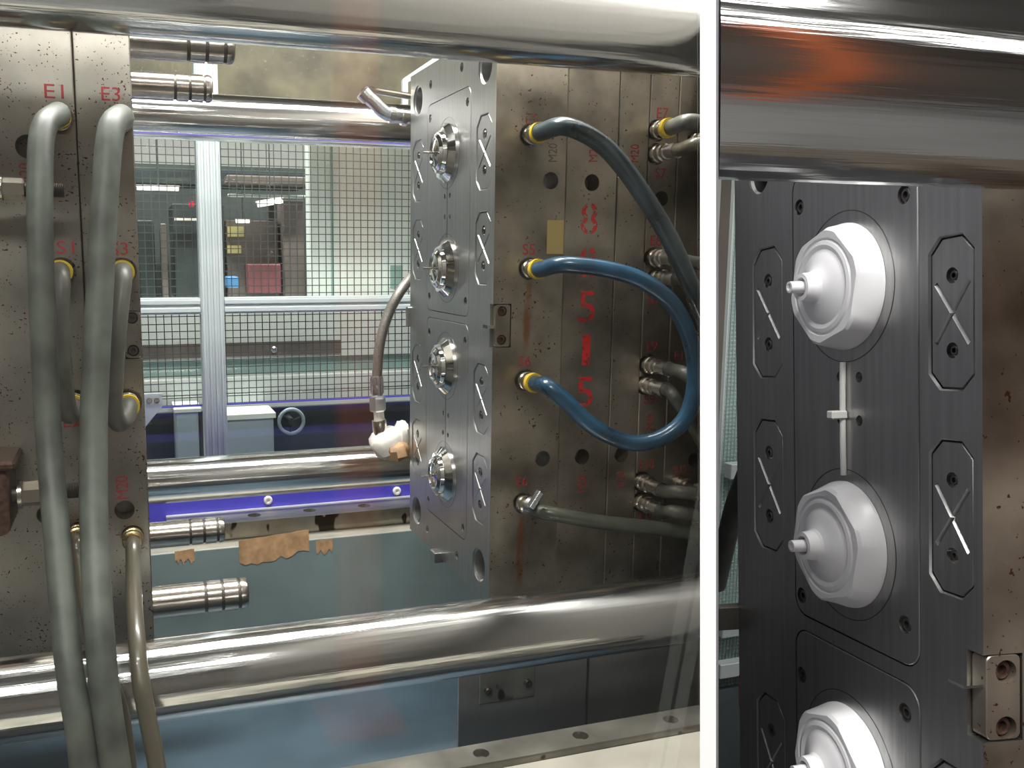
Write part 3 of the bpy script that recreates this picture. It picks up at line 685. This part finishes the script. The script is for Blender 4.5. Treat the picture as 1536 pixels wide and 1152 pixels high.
obj('front_sheet', MB().add([(xw, y, z) for y in (YW, YW + .004) for z in (-.7598, -.50)] + [(part_x(y, z, -1), y, z) for y in (YW, YW + .004) for z in (-.7598, -.50)], [(0, 1, 3, 2), (4, 6, 7, 5), (0, 4, 5, 1), (2, 3, 7, 6), (0, 2, 6, 4), (1, 5, 7, 3)]), m_greyplate, pan, smooth=False)
for (u0, v0, u1, v1), sd in (((358, 812, 464, 838), 1), ((474, 812, 499, 830), 2), ((262, 828, 292, 845), 4)):   # torn tape on the pan's back sheet
    a, b = onY(u0, v0, 1.5690), onY(u1, v1, 1.5690); r_ = np.random.default_rng(sd); n_ = 12
    top = [(a[0] + (b[0] - a[0])*i/n_, a[2] + r_.uniform(-.001, .001)) for i in range(n_ + 1)]; bot = [(x, b[2] + r_.uniform(-.004, .010)) for x, _ in top][::-1]
    sh = lambda z: 1.5700 - (1.5700 - 1.54)*(-.5215 - z)/(.2385)
    pl = [(x, z + (x - a[0])*.07) for x, z in top + bot]
    nn = len(pl); vs = [(x, sh(z) - .0008, z) for x, z in pl] + [(x, sh(z) - .0001, z) for x, z in pl]
    obj('tape_remnant', MB().add(vs, [tuple(range(nn)), tuple(range(2*nn - 1, nn - 1, -1))] + [(i, (i+1) % nn, (i+1) % nn + nn, i + nn) for i in range(nn)]), m_tapeb, pan, smooth=False)
qa, qb = onY(718, 1006, YW), onY(800, 1042, YW)
bp_ = obj('patch_plate', MB().box(qa[0], qb[0], YW - .004, YW - .0002, qb[2], qa[2]), m_stain, pan, bevel=.001)
for u, v in ((730, 1034), (789, 1022)): q = onY(u, v, YW); screw(bp_, (q[0], YW - .004, q[2]), .0058, (0, -1, 0), m_screw)
q = onY(880, 1040, YW); obj('seam_strip', MB().box(q[0] - .0015, q[0] + .0015, YW - .002, YW - .0002, -.7598, -.50), m_screw, pan)
fs_ = thing('guide_strip', (.4, .765, -.53), 'oily steel guide strip with countersunk holes below the front tie bar', 'guide rail')
zf = -.490
me = run('', .747, .784, -.53, zf, None, '', '').mesh('s', bevel=.0012, smooth=False); cu = MB()
for u, v in ((556, 1152), (719, 1126), (866, 1098), (1000, 1074)):
    p = onZ(u, v, zf); cu.lathe([(0, .0082), (.012, .0082), (.013, .005), (.024, .005)], (p[0], .7655, zf + .004), (0, 0, -1), 22)
me = cut(me, cu); me.materials.clear(); me.materials.append(m_oily); obj('strip_body', me, None, fs_)
tag(obj('bed_ledge', run('', .665, .7465, -.60, -.496, None, '', ''), m_cream, bevel=.002, smooth=False), 'cream painted ledge in front of the front guide strip', 'ledge')
tag(obj('bed_wall', run('', .7475, .783, -H, -.5305, None, '', ''), m_greyplate, smooth=False), 'grey bed wall carrying the front guide strip', 'machine bed')
tag(obj('bed_wall', run('', 1.60, 1.80, -H, -.6205, None, '', ''), m_greyplate, smooth=False), 'grey bed wall carrying the blue beam', 'machine bed')

# ------------------------------------------------------------------ rear guard
YG = 1.95
gd = thing('rear_guard', (.3, YG, -.75), 'pale aluminium guard frame with wire mesh behind the mould', 'guard')
def profile(par, u0, u1, vtop, vbot, horizontal=False, Y=YG, ridge=4, name='upright'):
    if not horizontal:
        x0, x1 = onY(u0, 450, Y)[0], onY(u1, 450, Y)[0]; z1, z0 = onY(u0, vtop, Y)[2], onY(u0, vbot, Y)[2]
        mb = MB().box(x0, x1, Y, Y + .045, z0, z1); w = (x1 - x0)
        o = obj(name, mb, m_alu, par, bevel=.001)
        for k in range(ridge):
            xa = x0 + w*(k + .18)/ridge; obj('rib', MB().box(xa, xa + w/ridge*.55, Y - .004, Y, z0, z1), m_alu, o, bevel=.0012)
    else:
        z1, z0 = onY(480, vtop, Y)[2], onY(480, vbot, Y)[2]; xa, xb = u0, u1
        o = obj(name, MB().box(xa, xb, Y, Y + .045, z0, z1), m_alu, par, bevel=.001); w = z1 - z0
        for k in range(2):
            za = z0 + w*(k + .2)/2; obj('rib', MB().box(xa, xb, Y - .004, Y, za, za + w*.3), m_alu, o, bevel=.0012)
    return o
profile(gd, 301, 336, 0, 900)
XG1 = part_x(YG, .6, -1) - .03
xp0, xp1 = onY(301, 450, YG)[0], onY(336, 450, YG)[0]
for nm, va, vb in (('crossbar', 445, 468), ('sill', 690, 720)):
    profile(gd, -1.0, xp0 - .0005, va, vb, True, name=nm); profile(gd, xp1 + .0005, XG1, va, vb, True, name=nm)
# wire mesh: too fine to count
mb = MB(); zt, zb = onY(480, 178, YG)[2], onY(480, 604, YG)[2]; sp = .0163; w_ = .0009
x = -.30
while x < XG1: mb.box(x - w_, x + w_, YG + .0500, YG + .0518, zb, zt); x += sp
z = zb
while z < zt: mb.box(-.30, XG1, YG + .0518, YG + .0536, z - w_, z + w_); z += sp
tag(obj('wire_mesh', mb, m_wire, gd, smooth=False), kind='stuff')
obj('pane', MB().box(-1.0, XG1, YG + .058, YG + .062, onY(480, 700, YG)[2], .62), m_poly, gd, smooth=False)
obj('lower_rim', MB().box(-.6, XG1, YG + .045, YG + .0495, zb - .003, zb), m_bluebeam, gd, smooth=False)
# pale gusset by the left mould half
g0, g1, g2 = onY(203, 590, YG), onY(243, 590, YG), onY(205, 655, YG)
gs = obj('gusset', MB().prism([(g0[0] - .06, g0[2]), (g1[0], g0[2]), (g1[0], g0[2] - .028), (g2[0], g2[2]), (g2[0] - .06, g2[2])], YG - .012, YG - .001, 'y'), m_alu, gd, bevel=.001)
for du in (0, 16):
    p = onY(224 + du*.7, 601, YG - .012); screw(gs, (p[0] - (0), YG - .012, p[2]), .006, (0, -1, 0), m_screw)

# ------------------------------------------------------------------ hall behind the guard
def pbox(name, u0, v0, u1, v1, Y, dep, m_, label, cat, bevel=.004, parent=None, floor=False):
    a, b = onY(u0, v0, Y), onY(u1, v1, Y)
    o = obj(name, MB().box(a[0], b[0], Y, Y + dep, -H if floor else min(a[2], b[2]), max(a[2], b[2])), m_, parent, bevel=bevel)
    return tag(o, label, cat) if parent is None else o
cab = thing('control_cabinet', onY(560, 700, 2.75), 'tall pale cabinet standing behind the wire mesh guard', 'cabinet')
pbox('body', 460, 30, 760, 700, 2.75, .06, m_pale, '', '', parent=cab, floor=True)
a, b = onY(497, 30, 2.75), onY(499, 640, 2.75); obj('door_gap', MB().box(a[0], b[0], 2.748, 2.7505, b[2], a[2]), m_greenb, cab)
pbox('poster', 586, 398, 604, 432, 2.745, .004, m_greenb, '', '', parent=cab, bevel=0)
mc = thing('moulding_machine', onY(400, 700, 3.3), 'dark moulding machine seen through the guard mesh', 'machine')
pbox('base', 205, 470, 459, 640, 3.3, .7, m_pale, '', '', parent=mc, floor=True)
pbox('column', 206, 330, 236, 470, 3.5, .3, m_darkm, '', '', parent=mc)
pbox('pillar', 240, 335, 254, 470, 3.45, .1, m_brownm, '', '', parent=mc)
pbox('housing', 258, 305, 340, 470, 3.6, .3, m_darkm, '', '', parent=mc)
pbox('block', 338, 330, 420, 470, 3.62, .3, m_brownm, '', '', parent=mc)
pbox('block', 372, 396, 422, 440, 3.5, .1, m_maroon, '', '', parent=mc)
pbox('tower', 424, 300, 459, 470, 3.55, .4, m_brownm, '', '', parent=mc)
pbox('rail', 342, 290, 459, 297, 3.5, .05, m_pale, '', '', parent=mc)
pbox('beam', 200, 250, 459, 282, 3.7, .2, m_darkm, '', '', parent=mc)
pbox('arm', 340, 262, 459, 278, 3.45, .1, m_brownm, '', '', parent=mc)
pbox('label', 341, 338, 366, 355, 3.60, .02, m_ylw, '', '', parent=mc, bevel=0)
pbox('label', 341, 368, 362, 380, 3.60, .02, m_ylw, '', '', parent=mc, bevel=0)
pbox('bin', 341, 415, 358, 432, 3.48, .10, m_bluei, '', '', parent=mc)
pbox('beacon', 284, 302, 292, 310, 3.5, .05, m_redplastic, '', '', parent=mc)
pbox('screen_row', 262, 326, 299, 331, 3.55, .02, m_tapew, '', '', parent=mc, bevel=0)
bk = tag(obj('dark_screen_wall', MB().box(-1.6, onY(459, 300, 4.2)[0] + .4, 4.2, 4.3, -H, onY(300, 248, 4.2)[2]), mat('dim_green_partition', (.030, .042, .040), .6, noise=(5, .3))), 'dark green screen wall far behind the guard', 'screen')
for lb, q in (('short bright tube lamp hung before the dark screen wall', (205, 279, 268, 287, 3.655)), ('small bright lamp tilted above the dark machine', (386, 300, 424, 309, 3.4)), ('tiny bright lamp low over the dark machine', (354, 329, 374, 335, 3.58))):
    a, b = onY(q[0], q[1], q[4]), onY(q[2], q[3], q[4]); zc = (a[2] + b[2])/2; hz = abs(a[2] - b[2])/2
    tl = thing('tube_lamp', (a[0], q[4], zc), lb, 'lamp')
    tilt = Matrix.Translation((.5*(a[0] + b[0]), q[4], zc)) @ Matrix.Rotation(-.18 if 'tilted' in lb else 0, 4, 'Y'); L = (b[0] - a[0])/2
    obj('tube', MB().lathe([(0, hz*.8), (2*L, hz*.8)], tilt @ Vector((-L, 0, 0)), tilt.to_3x3() @ Vector((1, 0, 0)), 12), m_lampfar, tl)
    obj('reflector', MB().box(-L*1.04, L*1.04, -.02, .03, hz*.85, hz*1.5, tilt), m_housing, tl)
    obj('hanger', MB().cyl((.5*(a[0] + b[0]), q[4], zc + hz*1.4), (.5*(a[0] + b[0]), q[4], 1.9), .0025, 6), m_wire, tl)
# lower machine seen between the crossbar and the rear bar
lo = thing('conveyor_machine', onY(400, 700, 2.5), 'long pale machine with a dark slot and green band low behind the guard', 'machine')
pbox('upper_panel', 190, 469, 640, 531, 2.50, .2, m_pale, '', '', parent=lo)
pbox('slot', 212, 518, 511, 530, 2.494, .007, m_brownm, '', '', parent=lo, bevel=0)
pbox('green_panel', 190, 531, 640, 571, 2.52, .18, m_greenb, '', '', parent=lo)
pbox('rail', 190, 571, 640, 580, 2.48, .2, m_pale, '', '', parent=lo)
pbox('lower_panel', 190, 580, 640, 594, 2.53, .17, m_greenb, '', '', parent=lo)
pbox('rail', 190, 594, 640, 601, 2.48, .2, m_pale, '', '', parent=lo)
pbox('plinth', 190, 601, 640, 690, 2.56, .14, m_navy, '', '', parent=lo, floor=True)
p = onY(411, 524, 2.49); obj('knob', MB().lathe([(0, .009), (.008, .009), (.012, .005)], (p[0], 2.494, p[2]), (0, -1, 0), 16), m_zinc, lo)
for q in ((263, 618, 300, 700), (337, 627, 412, 700)):
    bx = thing('grey_bin', onY(q[0], 700, 2.35), 'blue-grey steel bin %s the aluminium upright' % ('left of' if q[0] < 300 else 'right of'), 'bin')
    pbox('body', *q, 2.35, .12, m_bgrey, '', '', parent=bx, floor=True); pbox('rim', q[0] - 2, q[1] - 4, q[2] + 2, q[1], 2.345, .13, m_pale, '', '', parent=bx, bevel=.001)
wh = thing('hand_wheel', onY(440, 660, 2.42), 'dark hand wheel low behind the guard', 'wheel')
p = onY(437, 632, 2.42); R_ = .034; ring = [(p[0] + R_*math.cos(a), 2.42, p[2] + R_*math.sin(a)) for a in np.linspace(0, 2*math.pi, 25)]
obj('rim', MB().tube(ring, .005, 10, 2), m_bgrey, wh); obj('hub', MB().cyl((p[0], 2.41, p[2]), (p[0], 2.5595, p[2]), .010, 14), m_darkm, wh)
for k in range(3):
    a = k*2.094 + .4; obj('spoke', MB().cyl((p[0], 2.42, p[2]), (p[0] + R_*math.cos(a), 2.42, p[2] + R_*math.sin(a)), .003, 8), m_darkm, wh)
# olive cover panel seen over the rear tie bar, and its pale mitred frame
ov = thing('top_cover', (.4, 2.2, .35), 'olive brown cover panel above the rear tie bar', 'cover')
obj('cover_sheet', MB().box(-1.0, part_x(2.2, .5, -1) - .06, 2.20, 2.21, onY(480, 168, 2.2)[2], 1.3), m_olive, ov, smooth=False)
fr = thing('mitred_frame', onY(612, 150, 1.80), 'pale mitred frame edge above the far corner of the mould face', 'frame')
A_, B_, C_ = [Vector(onY(*q)) for q in ((607, 165, 1.80), (607, 122, 1.80), (672, 78, 1.80))]
for a, b in ((A_, B_), (B_, C_)):
    d = (b - a).normalized(); L = (b - a).length; m4 = Matrix.Translation(a) @ d.to_track_quat('Z', 'Y').to_matrix().to_4x4()
    obj('frame_bar', MB().box(-.006, .006, -.006, .006, -.002, L + .002, m4), m_alu, fr, bevel=.001)

# ------------------------------------------------------------------ right-hand bay: mould half with white parts on its cores
def rotm(y, p, r): return (Matrix.Rotation(y, 3, 'Z') @ Matrix.Rotation(p, 3, 'Y') @ Matrix.Rotation(r, 3, 'X'))
QT = Vector((.46165044, .46122783, -.26594342)); QA = rotm(-.17628105, -.00573894, -.11960017)
def local(u, v, plane='x', h=0.0):                     # a pixel on the plane x=h (face) or y=h (side) of the right-hand mould
    o = QA.transposed() @ (-QT); d = QA.transposed() @ Vector(ray(u, v)); i = 0 if plane == 'x' else 1
    return o + d*((h - o[i])/d[i])
r2 = thing('mould_half', QT, 'dark steel mould half carrying white plastic caps behind the partition', 'mould')
r2.rotation_euler = QA.to_euler(); BASE[r2.name] = (0, 0, 0)
def centre(u, v): q = local(u, v); return q.y, q.z
fe_ = .5*(local(1474, 500).y + local(1474, 900).y); hw2 = -fe_
hwf = .5*(local(1104, 600).y + local(1108, 818).y)
pk = []
for (u0, u1, v0, v1) in ((1393, 1459, 354, 584), (1394, 1458, 661, 892), (1129, 1172, 372, 566), (1131, 1173, 630, 823), (1136, 1176, 1046, 1240), (1396, 1462, 1150, 1400)):
    c0 = local(.5*(u0 + u1), .5*(v0 + v1)); a = local(u0, .5*(v0 + v1)); b = local(u1, .5*(v0 + v1)); c = local(.5*(u0 + u1), v0); d = local(.5*(u0 + u1), v1)
    pk.append((c0.y, .5*(c.z + d.z), abs(a.y - b.y)/2, abs(c.z - d.z)/2))
R2 = .0429
ins2 = [(0, .244), (0, .074), (0, -.074)]
ec = [centre(1268, 430), centre(1269, 815), centre(1272, 1142)]
ins2 = [(sum(e[0] for e in ec[:2])/2, ec[0][1]), (sum(e[0] for e in ec[:2])/2, ec[1][1]), (sum(e[0] for e in ec[:2])/2, ec[2][1] - .004)]
tl, trr, bl, brr = local(1190, 240), local(1378, 230), local(1193, 930), local(1378, 988)
yA, yB = .5*(trr.y + brr.y), .5*(tl.y + bl.y); zbot = .5*(bl.z + brr.z)
rects2 = [(yA, yB, zbot, .335), (yA, yB, zbot - .345, zbot - .012)]
scr2 = [centre(*q) for q in ((1356, 292), (1199, 311), (1203, 893), (1358, 937), (1203, 1012), (1358, 1069))]
bo2 = [(*centre(1138, 262), .014)]
# keep the plate one box from the near edge to the far edge
ycen = (hwf - hw2)/2; half = (hwf + hw2)/2
sh = lambda q: (q[0] - ycen,) + tuple(q[1:])
r2.location = Vector((QT.x, QT.y, QT.z + H)) + QA @ Vector((0, ycen, 0))
k0, k1 = local(1432, 965, 'x'), local(1534, 1110, 'y', -hw2)
ex2 = MB().box(-.02, k1.x, -half - .02, -half + .012, k1.z, k0.z)
mould_face(r2, half, .40, .30, [sh(q) for q in pk], [(a - ycen, b - ycen, c, d) for a, b, c, d in rects2], [], [sh(q) for q in scr2], [sh(q) for q in bo2], [], extra=ex2, R=R2, cores=False, side_mat=m_steel, rings=[sh(q) for q in ins2])
zb0, zb1 = k1.z + .0006, k0.z - .0006
lb2 = drilled_bracket(r2, rrect(.0025, k1.x - .0006, zb0, zb1, .004), -half + .0006, -half + .0116, [(k1.x*.60, zb0 + (zb1 - zb0)*f_) for f_ in (.80, .14)], .0064, m_steel)
for f_ in (.80, .14): screw(lb2, (k1.x*.60, -half + .0090, zb0 + (zb1 - zb0)*f_), .0056, (0, -1, 0), m_rscrew)
obj('latch_tongue', MB().box(-.010, .004, -half + .0022, -half + .014, zb0 + (zb1 - zb0)*.62, zb0 + (zb1 - zb0)*.65), m_core, r2)
sb = local(1104, 925)
obj('stop_block', MB().box(-.018, .010, half + .0002, half + .012, sb.z - .010, sb.z + .010), m_dark, r2, bevel=.001)
sb = local(1112, 1040); obj('cable_clip', MB().box(.001, .008, half + .0002, half + .004, sb.z - .016, sb.z + .014), m_redplastic, r2, bevel=.001)
# the white caps
def cap_mesh(R, off):
    prof = [(0, 1.0), (.05, 1.0), (.10, .995), (.72, .93), (.80, .88), (.80, .775), (.75, .755), (.75, .735), (.81, .715), (.84, .66), (.81, .61), (.79, .59), (.85, .545), (.93, .47), (.99, .385), (1.05, .32), (1.12, .262), (1.20, .235), (1.55, .215), (1.555, .150), (1.25, .145)]
    prof = [(h*R*HS, r*R) for h, r in prof]
    def rad(k, a):
        if k == 3: return hexr(a, off, .918)
        if k == 4: return hexr(a, off, .935)
        return 1.0
    return MB().lathe(prof, (0, 0, 0), (-1, 0, 0), 96, up=(0, 0, 1), rad=rad)
HS = .48
CB = Matrix.Translation(Vector((0, 0, 0)))
cmesh = cap_mesh(R2, math.radians(107)).mesh('cap_body', ang=24); cmesh.materials.append(m_plastic)
smesh = MB().lathe([(1.22*R2*HS, .100*R2), (1.95*R2*HS, .090*R2), (1.955*R2*HS, .06*R2), (1.86*R2*HS, .055*R2)], (0, 0, 0), (-1, 0, 0), 24).mesh('spout_pin'); smesh.materials.append(m_plastic)
wl = r2.location.copy()
for (y, z), lb in zip(ins2, ('white plastic cap on the topmost core above the runner', 'white plastic cap on the core just under the runner', 'white plastic cap on the lower insert plate')):
    t = thing('plastic_cap', (0, 0, 0), lb, 'cap', None)
    t.location = wl + QA @ Vector((-.0004, y - ycen, z)); t.rotation_euler = QA.to_euler(); BASE[t.name] = (0, 0, 0)
    obj('cap_body', cmesh, None, t, local=True); obj('spout_pin', smesh, None, t, local=True)
a, b, c = local(1272, 543), local(1272, 713), local(1272, 622)
rn = thing('sprue_runner', (0, 0, 0), 'thin white plastic runner between the two upper caps', 'runner')
rn.location = wl + QA @ Vector((0, ins2[0][0] - ycen, c.z)); rn.rotation_euler = QA.to_euler(); BASE[rn.name] = (0, 0, 0)
obj('runner_stick', MB().tube([(-.0018, 0, a.z - c.z), (-.0022, 0, (a.z - c.z)*.5), (-.0022, 0, 0), (-.0022, 0, (b.z - c.z)*.5), (-.0018, 0, b.z - c.z)], .0020, 12, 4), m_runner, rn)
obj('sprue_tab', MB().box(-.012, -.0005, -.0035, .0035, -.0028, .0028), m_runner, rn, bevel=.0008)
ab = math.atan(zy(1300, 277)); bar(.300, .300*math.tan(ab) + .040/math.cos(ab), .040, 'thick polished steel bar crossing above the white caps', x1=1.0)
# pale mesh guard and a dark hose at the far side of that bay
gy = .95
g2 = thing('side_guard', (.9, gy, -.9), 'pale green guard panel behind the caps bay beside the partition', 'guard')
x0g = part_x(gy, -.3, 1) + .02
obj('guard_sheet', MB().box(x0g, 1.9, gy + .012, gy + .018, -H, .6), m_pale, g2, smooth=False)
mb = MB(); x = x0g
while x < x0g + .35: mb.box(x - .0004, x + .0004, gy + .004, gy + .0055, -.75, .45); x += .0052
z = -.75
while z < .45: mb.box(x0g, x0g + .35, gy + .0055, gy + .007, z - .0004, z + .0004); z += .0052
tag(obj('wire_mesh', mb, m_greenb, g2, smooth=False), kind='stuff')
for v in (705, 940, 1000): 
    z = onY(1090, v, gy)[2]; obj('rail', MB().box(x0g, 1.9, gy - .012, gy + .003, z - .010, z + .010), m_alu, g2, bevel=.001)
z = onY(1090, 262, gy)[2]; obj('rail', MB().box(x0g, 1.9, gy - .012, gy + .003, z - .03, z + .05), m_darkm, g2, bevel=.001)
p = onY(1090, 1010, gy)
obj('kick_plate', MB().box(x0g, 1.9, gy - .006, gy + .003, -H, p[2] - .02), m_navy, g2)
hb = [onY(1084, 836, .80), onY(1092, 800, .78), onY(1104, 755, .76), onY(1125, 700, .75)]
hb = [hb[0] + (hb[0] - hb[1])*1.2] + hb
mb = MB().tube(hb, .0105, 14, 8); mb.v = [(max(x, part_x(y, z, 1)), y, z) for x, y, z in mb.v]
tag(obj('coolant_hose', mb, m_hose_grey), 'dark hose passing behind the mould half with white caps', 'hose')

# ------------------------------------------------------------------ operator window, and orange posts added behind the eye for their reflection
WY = .230
def pane(name, y, z0, z1, left, label):
    t = .004; xs = []
    vs = [((-1.6 if left else part_x(yy, zz, 1) + .001), yy, zz) for yy in (y, y + t) for zz in (z0, z1)] + [((part_x(yy, zz, -1) + .0014) if left else 1.4, yy, zz) for yy in (y, y + t) for zz in (z0, z1)]
    o = struct(name, MB().add(vs, [(0, 1, 3, 2), (4, 6, 7, 5), (0, 4, 5, 1), (2, 3, 7, 6), (0, 2, 6, 4), (1, 5, 7, 3)]), m_poly, smooth=False); o['label'] = label
pane('window_1', WY, -1.0, .95, True, 'clear operator window in front of the bare cores')
for x, lb in ((.62, 'orange post added behind the eye for its reflection'), (2.25, 'orange post added by the right wall for its reflection')):
    t = thing('reflected_post', (x, -2.0, -H), lb, 'post')
    obj('shaft', MB().box(x - .06, x + .06, -2.05, -1.95, -H + .02, 1.88), m_orange, t, bevel=.01); obj('foot_plate', MB().box(x - .12, x + .12, -2.12, -1.88, -H + .0005, -H + .02), m_orange, t, bevel=.003)
